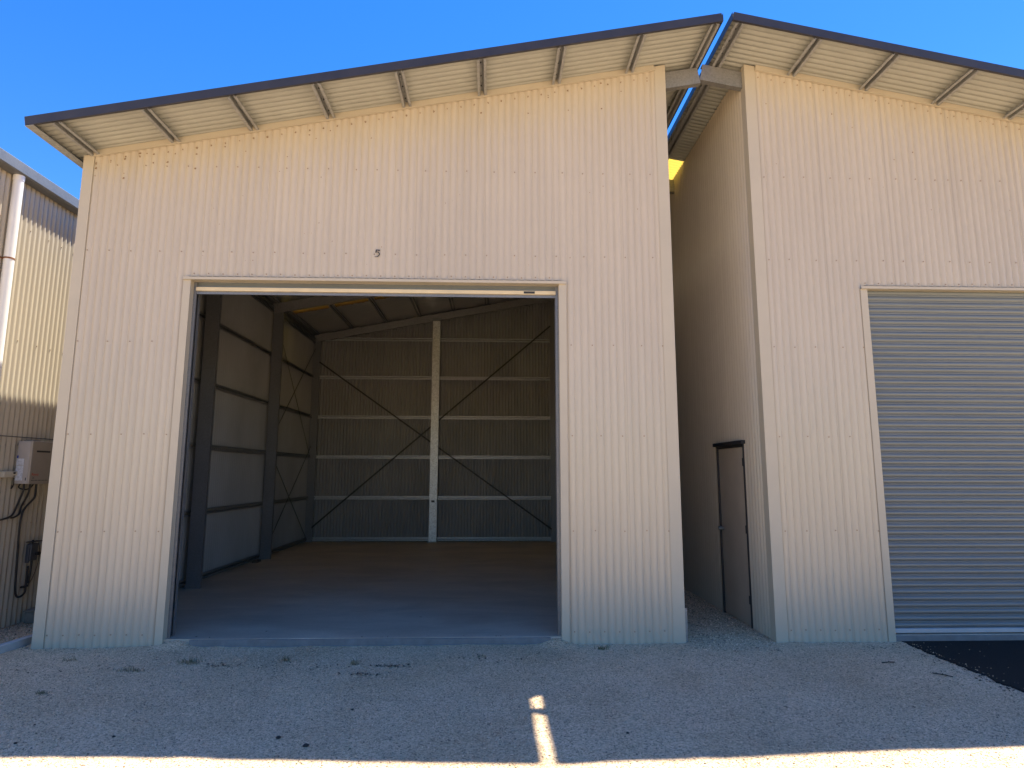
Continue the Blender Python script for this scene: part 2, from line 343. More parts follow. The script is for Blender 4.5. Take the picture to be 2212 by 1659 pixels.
# house number: a slightly old-style 5 cut from dark vinyl
def five(mb,cx,y,zc,h):
    s=h/530.; X=lambda a:cx+(a-1015)*s; Z=lambda b:zc-(b-838)*s
    bar=[(915,578),(1197,592),(1165,662),(962,640)]; stem=[(915,578),(978,600),(957,735),(950,770),(885,800)]
    def poly(pts,yy):
        n=len(pts); vs=[(X(a),yy,Z(b)) for a,b in pts]+[(X(a),yy+.004,Z(b)) for a,b in pts]
        mb.add(vs,[tuple(range(n)),tuple(range(2*n-1,n-1,-1))]+[(i,n+i,n+(i+1)%n,(i+1)%n) for i in range(n)])
    poly(bar,y); poly(stem,y-.0006)
    path=[(905,765,18),(960,742,26),(1020,740,34),(1080,765,42),(1125,815,48),(1148,880,50),(1140,940,47),(1105,1000,40),(1050,1045,34),(980,1072,28),(915,1076,22),(850,1058,14)]
    L=[];Rr=[]
    for i,(a,b,wd) in enumerate(path):
        a0,b0,_=path[max(0,i-1)]; a1,b1,_=path[min(len(path)-1,i+1)]; d=math.hypot(a1-a0,b1-b0); nx_,ny_=-(b1-b0)/d,(a1-a0)/d
        L.append((a+nx_*wd*.62,b+ny_*wd*.62)); Rr.append((a-nx_*wd*.62,b-ny_*wd*.62))
    poly(L+Rr[::-1],y-.0012)
mb=MB(); five(mb,2.640,-.006,4.052,.088); mb.build('house_number',m_dark,SH1)
# corner flashings
def corner(par,x0,x1,y,ztop,side_x,nm='corner_flashing'):
    mb=MB(); t=.0025
    xi,xo=(x1,x0) if side_x<0 else (x0,x1)     # xo is the outer edge
    zt=lambda x:ztop(x)
    vs=[];
    pts=[(xi,y+.024),(xi,y),(xo,y),(xo,y+.12)]
    inn=[(xi+side_x*t,y+.024),(xi+side_x*t,y+t),(xo-side_x*t,y+t),(xo-side_x*t,y+.12)]
    n=4
    for (a,b) in pts+inn: vs+= [(a,b,-.03),(a,b,zt(a))]
    fs=[]
    for i in range(3):
        fs.append((2*i,2*i+2,2*i+3,2*i+1)); k=8+2*i; fs.append((k+1,k+3,k+2,k))
    mb.add(vs,fs); 
    return mb.build(nm,m_trim,par)
corner(SH1,XL,XL+.112,-.005,lambda x:rf(x)+.02,-1)
corner(SH1,XR-.125,XR,-.005,lambda x:rf(x)+.045,1)
# sloping flashing along the top of the wall, behind the purlins
mb=MB()
ln=(XR-.125-(XL+.112))/slope.x
mb.ext([(0,-.014),(0,.058),(.020,.058),(.020,-.006),(.027,-.006),(.027,-.014)],(XL+.112,0,rf(XL+.112)),Vector((XL+.112,0,rf(XL+.112)))+slope*ln,(0,-1,0),snrm)
mb.build('wall_top_flashing',m_trim,SH1)
# door flashings
mb=MB(); mb.ext([(0,0),(0,.03),(-.006,.03),(-.006,.004),(-.11,.004),(-.11,0)],(DL-.075,-.006,0),(DR+.075,-.006,0),(0,-1,0),(0,0,1))
for v in range(len(mb.v)): x,y,z=mb.v[v]; mb.v[v]=(x,y-.022,z+DT)
mb.build('door_head_flashing',m_trim,SH1)
for s,xx in ((1,DL),(-1,DR)):
    mb=MB()
    a=xx-s*.078; mb.box((min(a,xx),-.0065,-.03),(max(a,xx),-.0035,DT))
    mb.box((min(xx,xx-s*.003),-.0034,-.03),(max(xx,xx-s*.003),.075,DT))
    mb.build('door_jamb_flashing',m_trim,SH1)
    mb=MB(); mb.ext([(0,0),(s*.030,0),(s*.030,.02),(s*.026,.02),(s*.026,.004),(s*.004,.004),(s*.004,.096),(s*.026,.096),(s*.026,.055),(s*.030,.055),(s*.030,.1),(0,.1)],(xx,.076,0.02),(xx,.076,DT+.1),(1,0,0),(0,1,0)); mb.build('door_guide',m_galv_dull,SH1)
    mb=MB(); x0=xx-s*.15; mb.ext(csec(.11,.15),(min(x0,x0+s*.11),.14,.06),(min(x0,x0+s*.11),.14,DT+.6),(1,0,0),(0,1,0)); mb.build('door_post',m_galv_dull,SH1)
# rolled-up door: the lowest part of the curtain hangs below the head, the rest is wound on a drum
def curtain(mb,x0,x1,y,z0,z1,pitch=.067,amp=.006,steps=10,mi=0,skin=.003):
    n=max(2,int((z1-z0)/pitch*steps)); 
    for sk in (0,skin):
        vs=[];fs=[]
        for i in range(n+1):
            z=z0+(z1-z0)*i/n; t=((z-z0)/pitch)%1.0
            d=-amp*(max(0,math.sin(PI*t/.72))**.35 if t<.72 else .55*math.sin(PI*(t-.72)/.28))
            vs+=[(x0,y+d+sk,z),(x1,y+d+sk,z)]
        for i in range(n): fs.append((2*i,2*i+1,2*i+3,2*i+2))
        mb.add(vs,fs,mi,True)
    mb.keep=True
DOOR=MB(); curtain(DOOR,DL+.03,DR-.03,.10,3.665,DT+.34)
dr=DOOR.build('roller_door',m_zinc,SH1)
mb=MB(); mb.tube([(DL+.02,.36,DT+.40),(DR-.02,.36,DT+.40)],.20,n=28); mb.build('door_drum',m_zinc,dr)
mb=MB(); mb.box((DL+.028,.060,3.632),(DR-.028,.097,3.672)); mb.box((DL+.028,.097,3.612),(DR-.028,.112,3.668)); mb.build('bottom_rail',m_rail,dr,.003)
mb=MB(); mb.box((DL+.03,.082,3.600),(DR-.03,.1,3.6315)); mb.build('rubber_seal',m_galv_dull,dr)
mb=MB(); mb.box((4.235,.0575,3.640),(4.355,.0598,3.664)); mb.build('maker_plate',m_plastic,dr)
# slab
mb=MB(); mb.box((XL+.02,.022,-.15),(XR-.02,DP-.02,.064)); mb.build('floor_slab',m_conc,SH1)
mb=MB(); mb.box((.93,-.004,-.15),(4.50,.0215,.060)); mb.build('threshold',m_thresh,SH1,.003)
# side and back walls
def sidewall(par,x,nx,ztop,y1=DP,nm='side_wall',skipd=None,phase=0,k=dict(amp=.013,ex=.6)):
    mb=MB()
    if skipd:
        a,b,h=skipd
        corr_wall(mb,(x,0,0),(0,1,0),(nx,0,0),.02,a,-.05,ztop,phase,**k); corr_wall(mb,(x,0,0),(0,1,0),(nx,0,0),b,y1,-.05,ztop,phase,**k); corr_wall(mb,(x,0,0),(0,1,0),(nx,0,0),a,b,h,ztop,phase,**k)
    else: corr_wall(mb,(x,0,0),(0,1,0),(nx,0,0),.02,y1,-.06,ztop,phase,**k)
    for z in ROW:
        if z>ztop: continue
        i=3; j=0
        while i*P<y1:
            u=phase+i*P
            if not(skipd and skipd[0]-.05<u<skipd[1]+.05 and z<skipd[2]): screw(mb,(x,u,z),(nx,0,0),0,.005)
            i+=(3,3,4)[j%3]; j+=1
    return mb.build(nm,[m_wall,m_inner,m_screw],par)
sidewall(SH1,XL,-1,rf(XL)+.05)
sidewall(SH1,XR,1,rf(XR)+.05)
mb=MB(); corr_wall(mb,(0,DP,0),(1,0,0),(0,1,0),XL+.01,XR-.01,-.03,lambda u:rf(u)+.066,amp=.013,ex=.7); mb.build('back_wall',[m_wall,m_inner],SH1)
# frame: columns, rafters
ZF=.064
for i,(y,xc) in enumerate(((.15,-.44),(2.77,-.44),(5.8,-.505),(8.80,-.57))):
    wd=.20
    if i:
        mb=MB(); mb.ext(csec(wd),(xc,y,ZF),(xc,y,rf(xc)-.02),(1,0,0),(0,1,0)); mb.box((xc-.01,y-.006,ZF),(xc+wd+.01,y-.001,ZF+.05)); mb.build('column',m_galv_dull,SH1)
    xr=5.36 if i==3 else 5.56
    mb=MB(); mb.ext(csec(wd),(xr,y,ZF),(xr,y,rf(xr)-.02),(1,0,0),(0,1,0)); mb.build('column',m_galv_dull,SH1)
    drop=.03 if i==2 else .0
    yr=y-.004 if i else .065
    xa,xb=(XL+.02,6.267) 
    if i in(2,): xa=-.53
    d=.20 if i<3 else .17
    p0=Vector((xa,yr,rf(xa)-.004-drop)); p1=Vector((xb if i<1 or True else XR,yr,rf(xb)-.004-drop))
    mb=MB(); mb.ext([(-a,b) for a,b in csec(d,.07)],p0,p1,snrm,(0,1,0)); mb.build('rafter',m_galv,SH1)
# mullion
mb=MB(); mb.ext(csec(.185,.08),(2.412,8.715,ZF),(2.412,8.715,rf(2.41)-.19),(1,0,0),(0,1,0)); mul=mb.build('mullion',galv('galvanised_bright',(.50,.52,.52),.45,.5,.2,50),SH1)
mb=MB(); mb.box((2.46,8.700,1.00),(2.54,8.7145,1.05)); mb.build('bracket',m_dark,mul)
mb=MB(); mb.box((2.395,8.74,rf(2.4)-.19),(2.63,8.80,rf(2.4)-.10)); mb.build('cleat',m_galv_dull,mul)
mb=MB(); mb.box((2.38,8.69,ZF),(2.63,8.82,ZF+.012)); mb.build('base_plate',m_galv_dull,mul)
# girts: top hats with their open side to the room
G=ROW[1:]+[]
gp=hat(.04,.06,.024); gpb=hat(.044,.094,.022)
gl=[.135]+G
for z in gl:
    mb=MB(); mb.ext(gpb,(-.40,DP-.122,z),(XR-.06,DP-.122,z),(0,0,1),(0,1,0)); mb.build('girt',m_girt,SH1)
    mb=MB(); zz=min(z,rf(XL)-.16); mb.ext(gp,(XL+.078,.1,zz),(XL+.078,DP-.1,zz),(0,0,1),(-1,0,0)); mb.build('girt',m_galv_dull,SH1)
    mb=MB(); mb.ext(gp,(XR-.078,.1,z),(XR-.078,DP-.1,z),(0,0,1),(1,0,0)); mb.build('girt',m_galv_dull,SH1)
mb=MB(); mb.ext(csec(.12,.06),(XL+.03,.16,rf(XL)-.10),(XL+.03,8.8,rf(XL)-.10),(0,0,1),(1,0,0)); mb.build('eave_beam',m_galv_dull,SH1)
# cross braces: flat straps
def strap(p0,p1,nrm,par,w_=.036):
    p0,p1,nrm=Vector(p0),Vector(p1),Vector(nrm); d=(p1-p0).normalized(); b=d.cross(nrm).normalized()
    mb=MB(); mb.ext([(-w_/2,0),(w_/2,0),(w_/2,.002),(-w_/2,.002)],p0,p1,b,nrm); mb.build('brace',m_strap,par)
strap((-.39,8.80,4.43),(5.37,8.80,.36),(0,-1,0),SH1); strap((-.39,8.793,.40),(5.37,8.793,5.40),(0,-1,0),SH1)
xs=-.488
for a,b in (((6.0,4.75),(8.75,2.05)),((6.0,2.35),(8.75,4.75)),((6.0,2.1),(8.75,.12)),((6.0,.2),(8.75,2.35))):
    strap((xs,a[0],a[1]),(xs,b[0],b[1]),(1,0,0),SH1,.025); xs+=.003
# roof: corrugated along the fall
def roofsheet(mb,x0,x1,zf,y0,y1,nrm,mi0=0,mi1=1,phase=0,amp=.008):
    n=int(round((y1-y0)/P*12)); nrm=Vector(nrm)
    for sk,mi in ((.003,mi0),(0,mi1)):
        vs=[];fs=[]
        for i in range(n+1):
            y=y0+(y1-y0)*i/n; d=2*amp*(1-(.5+.5*math.cos(2*PI*(y-phase)/P))**.4)+sk
            a=Vector((x0,y,zf(x0)))+nrm*d; b=Vector((x1,y,zf(x1)))+nrm*d
            vs+=[a,b]
        for i in range(n): fs.append((2*i,2*i+1,2*i+3,2*i+2))
        mb.add(vs,fs,mi,True)
    mb.keep=True
HH=.063
r1=lambda x:rf(x)+HH
RX0,RX1=-.70,6.312
mb=MB(); roofsheet(mb,RX0,RX1,r1,-OV,6.22,snrm); roofsheet(mb,RX0,RX1,r1,6.68,YB,snrm); mb.build('roof_sheet',[m_roof,m_soffit],SH1)
mb=MB(); roofsheet(mb,RX0,RX1,r1,6.22,6.68,snrm,0,0); mb.build('skylight',[m_skyl],SH1)
# purlins
px=[-.449,.405,1.246,2.079,2.920,3.763,4.604,5.446,6.235]
for x in px:
    mb=MB(); mb.ext(hat(),(x,-OV+.012,rf(x)),(x,YB-.02,rf(x)),slope,snrm)
    for q in range(3):
        c=Vector((x,-.10-.2*q+random.uniform(-.02,.02),rf(x)))+snrm*(.0595); k=[c+slope*.008*math.cos(t)+Vector((0,.016*math.sin(t),0)) for t in [2*PI*j/8 for j in range(8)]]
        mb.add([v-snrm*.0012 for v in k],[tuple(range(8))],1)
    mb.build('purlin',[m_purlin,m_hole],SH1)
# fascia along the front edge, eave trim along the low edge
def fascia(par,xa,xb,zf,ys,nm='fascia'):
    mb=MB(); a=Vector((xa,ys,zf(xa))); b=Vector((xb,ys,zf(xb))); s=(b-a).normalized(); u=Vector((0,1,0)).cross(s); u=u if u.z>0 else -u
    sg=1 if ys<0 else -1
    mb.ext([(0,-.004),(0,.088),(.14*sg,.100),(.14*sg,.098),(.004*sg,.086),(.004*sg,-.0005),(.028*sg,-.0005),(.028*sg,-.004)],a,b,(0,1,0),u)
    return mb.build(nm,m_fascia,par)
fz1=lambda x:rf(x)+.022
fascia(SH1,-.735,6.313,fz1,-OV-.012); fascia(SH1,-.735,6.313,fz1,YB+.012)
mb=MB(); a=Vector((-.69,-OV,rf(-.69))); mb.ext([(-.045,.01),(-.045,.09),(.06,.095),(.06,.09),(-.04,.086),(-.04,.014),(.035,.014),(.035,.01)],(-.69,-OV-.008,rf(-.69)),(-.69,YB,rf(-.69)),slope,snrm); mb.build('eave_trim',m_purlin,SH1)
mb=MB(); mb.ext([(0,.004),(0,.088),(.003,.088),(.003,.004)],(6.3125,-OV-.008,rf(6.3125)+.02),(6.3125,YB,rf(6.3125)+.02),(1,0,0),(0,0,1)); mb.build('ridge_trim',m_fascia,SH1)
# insulation foil, sagging between the purlins
mb=MB(); nxx,nyy=96,110
for (ya,yb) in ((.012,6.25),(6.76,8.922)):
    vs=[];fs=[]; ny=int(nyy*(yb-ya)/8)+2
    for j in range(ny+1):
        for i in range(nxx+1):
            x=XL+.03+(XR-XL-.06)*i/nxx; y=ya+(yb-ya)*j/ny
            ds=min(abs(x-p) for p in px); sag=.028*min(1,max(0,(ds-.04)/.25))
            z=r1(x)-.008-sag*(.6+.5*noise.noise(Vector((x*2,y*1.5,0))))-.008*noise.noise(Vector((x*7,y*5,3)))
            if j in(0,ny): z+=.004
            vs.append((x,y+(.035*noise.noise(Vector((x*5,ya,1))) if j in(0,ny) else 0),z))
    k=nxx+1
    for j in range(ny):
        for i in range(nxx): fs.append((j*k+i,j*k+i+1,(j+1)*k+i+1,(j+1)*k+i))
    mb.add(vs,fs,0,True)
mb.keep=True; mb.build('insulation',m_foil,SH1)
# ragged fibre edge of the insulation beside the skylight
mb=MB()
for (xa,xb) in ((-.45,.33),(.47,1.18),(1.32,2.0)):
    n=40
    vs=[];fs=[]
    for i in range(n+1):
        x=xa+(xb-xa)*i/n; e=.05*abs(noise.noise(Vector((x*9,0,7))))+.10*max(0,noise.noise(Vector((x*3,2,7))))*(1 if xa<0 else .3)
        z=r1(x)-.052; vs+=[(x,6.64+.06*noise.noise(Vector((x*11,4,1))),z+.02),(x,6.80+e,z-.004-.02*abs(noise.noise(Vector((x*14,0,1)))))]
    for i in range(n): fs.append((2*i,2*i+1,2*i+3,2*i+2))
    mb.add(vs,fs)
mb.keep=True; mb.build('insulation_edge',m_fibre,SH1)
# galvanised angle standing at the right corner
mb=MB(); mb.box((XR+.004,.03,-.03),(XR+.034,.034,.33)); mb.box((XR+.004,.035,-.03),(XR+.008,.12,.33)); mb.build('corner_guard',m_galv,SH1)

# ------------------------------------------------------------------ SHED 2 (mirror fall)
X2,X2B=6.794,13.24
rg=lambda x:6.434-SL*(x-6.40)
rg2=lambda x:rg(x)+HH
sl2=Vector((1,0,-SL)).normalized(); sn2=Vector((SL,0,1)).normalized()
D2L,D2R,D2T=8.036,11.975,3.716
SH2=thing('steel_shed','cream corrugated steel shed with closed grey roller door behind the black asphalt','shed',(10,4.4,0))
PH2=X2+.16
mb=MB()
corr_wall(mb,(0,0,0),(1,0,0),(0,-1,0),X2+.03,D2L-.03,-.012,D2T+.045,PH2)
corr_wall(mb,(0,0,0),(1,0,0),(0,-1,0),D2R+.03,X2B-.03,-.012,D2T+.045,PH2)
corr_wall(mb,(0,0,0),(1,0,0),(0,-1,0),X2+.03,X2B-.03,D2T+.045,lambda u:rg(u)+.03,PH2)
for z,off in zip(ROW,(0,1,2,0,1,0)):
    st=(2,) if z<.5 else (3,3,4)
    if z<D2T: facade_screws(mb,PH2,X2+.13,D2L-.07,z,0,st,off=off); facade_screws(mb,PH2,D2R+.08,X2B-.1,z,0,st)
    else: facade_screws(mb,PH2,X2+.13,X2B-.1,z,0,st,off=off)
facade_screws(mb,PH2,D2L-.03,D2R+.03,D2T+.07,0,(2,)); facade_screws(mb,PH2,X2+.13,X2B-.1,0,0,(2,),zf=lambda u:rg(u)-.085)
for i in range(20):
    u=X2+.15+5*random.random(); k=round((u-PH2)/P); stain(mb,(PH2+k*P,0,min(rg(u)-.05,random.uniform(4.2,6))),(0,-1,0),random.uniform(.004,.010))
mb.build('front_wall',[m_wall,m_inner,m_screw,m_stain],SH2)
corner(SH2,X2,X2+.125,-.005,lambda x:rg(x)+.045,-1)
corner(SH2,X2B-.125,X2B,-.005,lambda x:rg(x)+.02,1)
mb=MB(); a=Vector((X2+.125,0,rg(X2+.125)))
mb.ext([(0,-.014),(0,.058),(.020,.058),(.020,-.006),(.027,-.006),(.027,-.014)],a,a+sl2*((X2B-X2-.25)/sl2.x),(0,-1,0),sn2); mb.build('wall_top_flashing',m_trim,SH2)
mb=MB(); mb.ext([(0,0),(0,.03),(-.006,.03),(-.006,.004),(-.11,.004),(-.11,0)],(D2L-.075,-.006,0),(D2R+.075,-.006,0),(0,-1,0),(0,0,1))
for v in range(len(mb.v)): x,y,z=mb.v[v]; mb.v[v]=(x,y-.022,z+D2T)
mb.build('door_head_flashing',m_trim,SH2)
for s,xx in ((1,D2L),(-1,D2R)):
    mb=MB(); a=xx-s*.078; mb.box((min(a,xx),-.0065,-.012),(max(a,xx),-.0035,D2T)); mb.box((min(xx,xx-s*.003),-.0034,-.012),(max(xx,xx-s*.003),.075,D2T)); mb.build('door_jamb_flashing',m_trim,SH2)
    mb=MB(); mb.ext([(0,0),(s*.05,0),(s*.05,.004),(s*.004,.004),(s*.004,.05),(s*.05,.05),(s*.05,.054),(0,.054)],(xx,.076,0.02),(xx,.076,D2T+.1),(1,0,0),(0,1,0)); mb.build('door_guide',m_galv_dull,SH2)
mb=MB(); curtain(mb,D2L+.006,D2R-.006,.072,.115,D2T+.3,.0672,.016,20); d2=mb.build('roller_door',m_zinc,SH2)
mb=MB(); mb.box((D2L+.004,.045,.070),(D2R-.004,.068,.112)); mb.box((D2L+.004,.068,.062),(D2R-.004,.08,.114)); mb.build('bottom_rail',mat('door_rail',(.42,.44,.46),.4,.2,.1,6),d2,.003)
mb=MB(); mb.box((X2+.02,.022,-.15),(X2B-.02,DP-.02,.058)); mb.build('floor_slab',m_conc,SH2)
mb=MB(); mb.box((D2L+.002,-.002,-.15),(D2R-.002,.0215,.052)); mb.build('threshold',m_thresh,SH2,.003)
PD1,PD2,PH_=.5626,1.425,2.03
sidewall(SH2,X2,-1,rg(X2)+.05,skipd=(PD1,PD2,PH_+.02),phase=.02,k=dict(amp=.013,ex=.75,steps=16))
sidewall(SH2,X2B,1,rg(X2B)+.05)
mb=MB(); corr_wall(mb,(0,DP,0),(1,0,0),(0,1,0),X2+.01,X2B-.01,-.03,lambda u:rg(u)+.05); mb.build('back_wall',[m_wall,m_inner],SH2)
mb=MB(); corr_wall(mb,(0,DP-.12,0),(1,0,0),(0,-1,0),XR+.01,X2-.01,-.03,6.40); mb.build('added_alley_panel',[m_wall,m_inner],SH2)  # unseen panel added to keep light out of the alley's rear end
# personnel door in the side wall
mb=MB(); mb.box((X2+.012,PD1+.035,.01),(X2+.05,PD2-.035,PH_-.03)); pd=mb.build('side_door',m_doorp,SH2,.002)
mb=MB()
mb.box((X2-.006,PD1,-.01),(X2+.07,PD1+.032,PH_)); mb.box((X2-.006,PD2-.032,-.01),(X2+.07,PD2,PH_)); mb.box((X2-.005,PD1+.0325,PH_-.028),(X2+.07,PD2-.0325,PH_)); mb.build('frame',m_dark,pd,.002)
mb=MB(); mb.box((X2-.04,PD1-.03,PH_+.002),(X2+.01,PD2+.03,PH_+.045)); mb.build('head_flashing',m_dark,pd,.004)
mb=MB(); mb.tube([(X2+.012,1.335,1.02),(X2-.035,1.335,1.02)],.022,n=12); mb.tube([(X2-.035,1.335,1.02),(X2-.055,1.335,1.02)],[.03,.024],n=12); mb.build('handle',m_zinc,pd)
for z in (.25,1.02,1.78):
    mb=MB(); mb.box((X2-.012,PD1+.025,z),(X2+.011,PD1+.04,z+.09)); mb.build('hinge',m_dark,pd)
# roof 2
mb=MB(); roofsheet(mb,6.419,13.5,rg2,-OV,2.29,sn2); roofsheet(mb,6.419,13.5,rg2,2.95,YB,sn2); mb.build('roof_sheet',[m_roof,m_soffit],SH2)
mb=MB(); roofsheet(mb,6.419,13.5,rg2,2.29,2.95,sn2,0,0); mb.build('skylight',[m_skyl],SH2)
for x in [6.50,7.33,8.17,9.01,9.85,10.69,11.53,12.37,13.2]:
    mb=MB(); mb.ext(hat(),(x,-OV+.012,rg(x)),(x,YB-.02,rg(x)),sl2,sn2)
    for q in range(3):
        c=Vector((x,-.10-.2*q+random.uniform(-.02,.02),rg(x)))+sn2*.0583; k=[c+sl2*.008*math.cos(t)+Vector((0,.016*math.sin(t),0)) for t in [2*PI*j/8 for j in range(8)]]
        mb.add(k,[tuple(range(8))],1)
    mb.build('purlin',[m_purlin,m_hole],SH2)
fz2=lambda x:rg(x)+.022
fascia(SH2,6.418,13.52,fz2,-OV-.012); fascia(SH2,6.418,13.52,fz2,YB+.012)
mb=MB(); mb.ext([(0,.004),(0,.088),(-.003,.088),(-.003,.004)],(6.4185,-OV-.008,rg(6.4185)+.02),(6.4185,YB,rg(6.4185)+.02),(1,0,0),(0,0,1)); mb.build('ridge_trim',m_fascia,SH2)
for y in (.065,2.77,5.8,8.8):
    mb=MB(); a=Vector((6.335,y,rg(6.335)-.004)); b=Vector((X2B-.02,y,rg(X2B)-.004)); mb.ext([(-p,q) for p,q in csec(.20,.07)],a,b,sn2,(0,1,0)); mb.build('rafter',m_galv,SH2)

# ------------------------------------------------------------------ SHED 3 (left edge of the photo)
X3=-1.6
SH3=thing('steel_shed','cream corrugated shed at the left edge with white downpipe and sunlit side wall','shed',(-5,4.5,0))
YA,YE=-.6,8.9
mb=MB(); corr_wall(mb,(X3,0,0),(0,1,0),(1,0,0),YA,YE,-.05,5.13,.03,ex=.8)
for z in (.15,1.1,2.0,3.20,4.53):
    i=-7;j=0
    while i*P<YE: screw(mb,(X3,.03+i*P,z),(1,0,0),2,.006); i+=(3,3,4)[j%3]; j+=1
mb.build('side_wall',[m_wall,m_inner,m_screw],SH3)
mb=MB(); top=lambda u:5.15+(-1.6-u)*.19 if u>-5 else 5.796-(-5-u)*.19
corr_wall(mb,(0,YA,0),(1,0,0),(0,-1,0),-8.4,X3,-.05,top); corr_wall(mb,(0,YE,0),(1,0,0),(0,1,0),-8.4,X3,-.05,top); corr_wall(mb,(-8.4,0,0),(0,1,0),(-1,0,0),YA,YE,-.05,5.13)
mb.build('end_wall',[m_wall,m_inner],SH3)
mb=MB(); n3=Vector((.19,0,1)).normalized()
roofsheet(mb,-5,-1.52,lambda x:5.16+(-1.6-x)*.19,YA-.05,YE+.05,n3); roofsheet(mb,-8.5,-5,lambda x:5.806-(-5-x)*.19,YA-.05,YE+.05,(-n3.x,0,n3.z)); mb.build('roof_sheet',[m_roof,m_soffit],SH3)
# quad gutter
mb=MB(); mb.ext([(0,0),(.11,.006),(.13,.02),(.13,.135),(.122,.142),(.118,.135),(.122,.13),(.122,.026),(.105,.012),(.004,.006),(.004,.12),(0,.12)],(X3+.002,YA-.05,5.052),(X3+.002,YE+.05,5.052),(1,0,0),(0,0,1)); mb.build('gutter',m_galv_dull,SH3)
mb=MB(); mb.tube([(X3+.055,.38,5.06),(X3+.055,.38,.1)],.052,n=20); mb.tube([(X3+.055,.38,5.0),(X3+.055,.38,5.08)],.057,n=20); dp=mb.build('downpipe',m_white,SH3)
for z in (4.07,1.9):
    mb=MB(); mb.tube([(X3+.055,.38,z-.009),(X3+.055,.38,z+.009)],.0555,n=20); mb.box((X3,.30,z-.009),(X3+.006,.46,z+.009)); mb.build('clip',m_rust,dp)
mb=MB(); mb.tube([(X3+.012,YA,2.093),(X3+.012,4,2.11)],.004,n=6); mb.build('cable',m_plastic,SH3)

# water heater on the side wall of shed 3
WH=thing('water_heater','grey beige gas water heater with slotted front on the corrugated wall','water heater',(-1.49,1.05,1.56))
m_wh=mat('heater_case',(.36,.33,.30),.42,0,.06,8); m_whf=mat('heater_front',(.30,.26,.215),.42,0,.06,8)
mb=MB(); mb.box((-1.565,.862,1.562),(-1.425,1.21,2.05)); mb.build('case',m_wh,WH,.008)
mb=MB(); mb.box((-1.424,.855,1.557),(-1.395,1.215,2.055)); fr=mb.build('front_panel',m_whf,WH,.008)
mb=MB(); mb.box((-1.396,.93,1.925),(-1.3935,1.15,1.945)); mb.build('exhaust_slot',m_plastic,fr)
mb=MB()
for k in range(5): mb.box((-1.3955,.885+k*.055,1.598),(-1.3935,.93+k*.055,1.604))
mb.build('air_slots',m_plastic,fr)
def text(s,size,loc,mat_,par,rot,nm,ext=.0006):
    c=bpy.data.curves.new(nm,'FONT'); c.body=s; c.size=size; c.extrude=ext; c.resolution_u=2
    t=bpy.data.objects.new('tmp',c); COL.objects.link(t); t.rotation_euler=rot; t.location=loc
    bpy.context.view_layer.update()
    me=bpy.data.meshes.new_from_object(t.evaluated_get(bpy.context.evaluated_depsgraph_get())); me.transform(t.matrix_world)
    bpy.data.objects.remove(t); me.materials.clear(); me.materials.append(mat_)
    o=bpy.data.objects.new(nm,me); COL.objects.link(o); o.parent=par; q=par; off=Vector()
    while q is not None: off+=q.location; q=q.parent
    o.location=-off; return o
m_red=mat('red_print',(.42,.05,.03),.5); m_grey=mat('grey_print',(.10,.09,.10),.5)
text('Rinnai',.045,(-1.3945,.885,1.655),m_red,fr,(R(90),0,R(90)),'red_lettering')
text('26',.040,(-1.3945,.895,1.618),m_grey,fr,(R(90),0,R(90)),'grey_lettering')
mb=MB(); mb.box((-1.560,.8585,1.60),(-1.478,.8615,1.77)); mb.box((-1.560,.8586,1.776),(-1.478,.8616,1.85)); st=mb.build('sticker',mat('sticker_white',(.52,.54,.58),.5,0,.35,60),WH)
mb=MB(); mb.box((-1.562,.8584,1.855),(-1.545,.8614,1.885)); mb.build('blue_mark',mat('blue_print',(.02,.05,.25),.5),WH)
mb=MB(); mb.box((-1.444,.8585,1.60),(-1.436,.8615,1.632)); mb.build('latch',m_plastic,WH)
mb=MB(); mb.box((-1.55,.92,2.05),(-1.45,1.05,2.066)); mb.box((-1.59,.88,2.0),(-1.566,1.19,2.035)); mb.build('mounting_bracket',m_galv_dull,WH)
def sm(pts,n=6):
    out=[]; P_=[Vector(p) for p in pts]
    for i in range(len(P_)-1):
        p0=P_[max(i-1,0)];p1=P_[i];p2=P_[i+1];p3=P_[min(i+2,len(P_)-1)]
        for k in range(n):
            t=k/n; out.append(.5*((2*p1)+(p2-p0)*t+(2*p0-5*p1+4*p2-p3)*t*t+(3*p1-p0-3*p2+p3)*t**3))
    return out+[P_[-1]]
xw=X3+.035
for pts,r in (([(-1.50,.93,1.56),(-1.50,.93,1.48),(-1.53,.93,1.38),(xw,.925,1.26),(xw,.88,1.20),(xw,.78,1.175),(xw,.70,1.165)],.011),
              ([(-1.48,1.0,1.56),(-1.49,1.0,1.45),(xw,1.02,1.30),(xw,1.00,1.22),(xw,.93,1.185),(xw,.88,1.18)],.011),
              ([(-1.48,1.1,1.56),(-1.48,1.1,1.49),(-1.5,1.12,1.40),(xw,1.09,1.29),(xw,1.04,1.20),(xw,1.03,1.0),(xw,1.05,.6),(xw,1.07,.36),(xw,1.10,.28),(xw,1.16,.265),(xw,1.22,.30),(xw,1.23,.38),(xw,1.23,.60)],.012)):
    mb=MB(); mb.tube(sm(pts),r,n=8); mb.build('pipe',m_plastic,WH)
mb=MB(); mb.tube(sm([(-1.52,.90,1.56),(-1.54,.91,1.52),(-1.52,.97,1.495),(-1.5,1.03,1.51),(-1.5,1.08,1.555)]),.008,n=6); mb.tube(sm([(-1.57,.86,1.63),(-1.57,.87,1.58),(xw,.85,1.53),(xw,.83,1.51),(xw,.84,1.545)]),.006,n=6); mb.build('cable',m_plastic,WH)

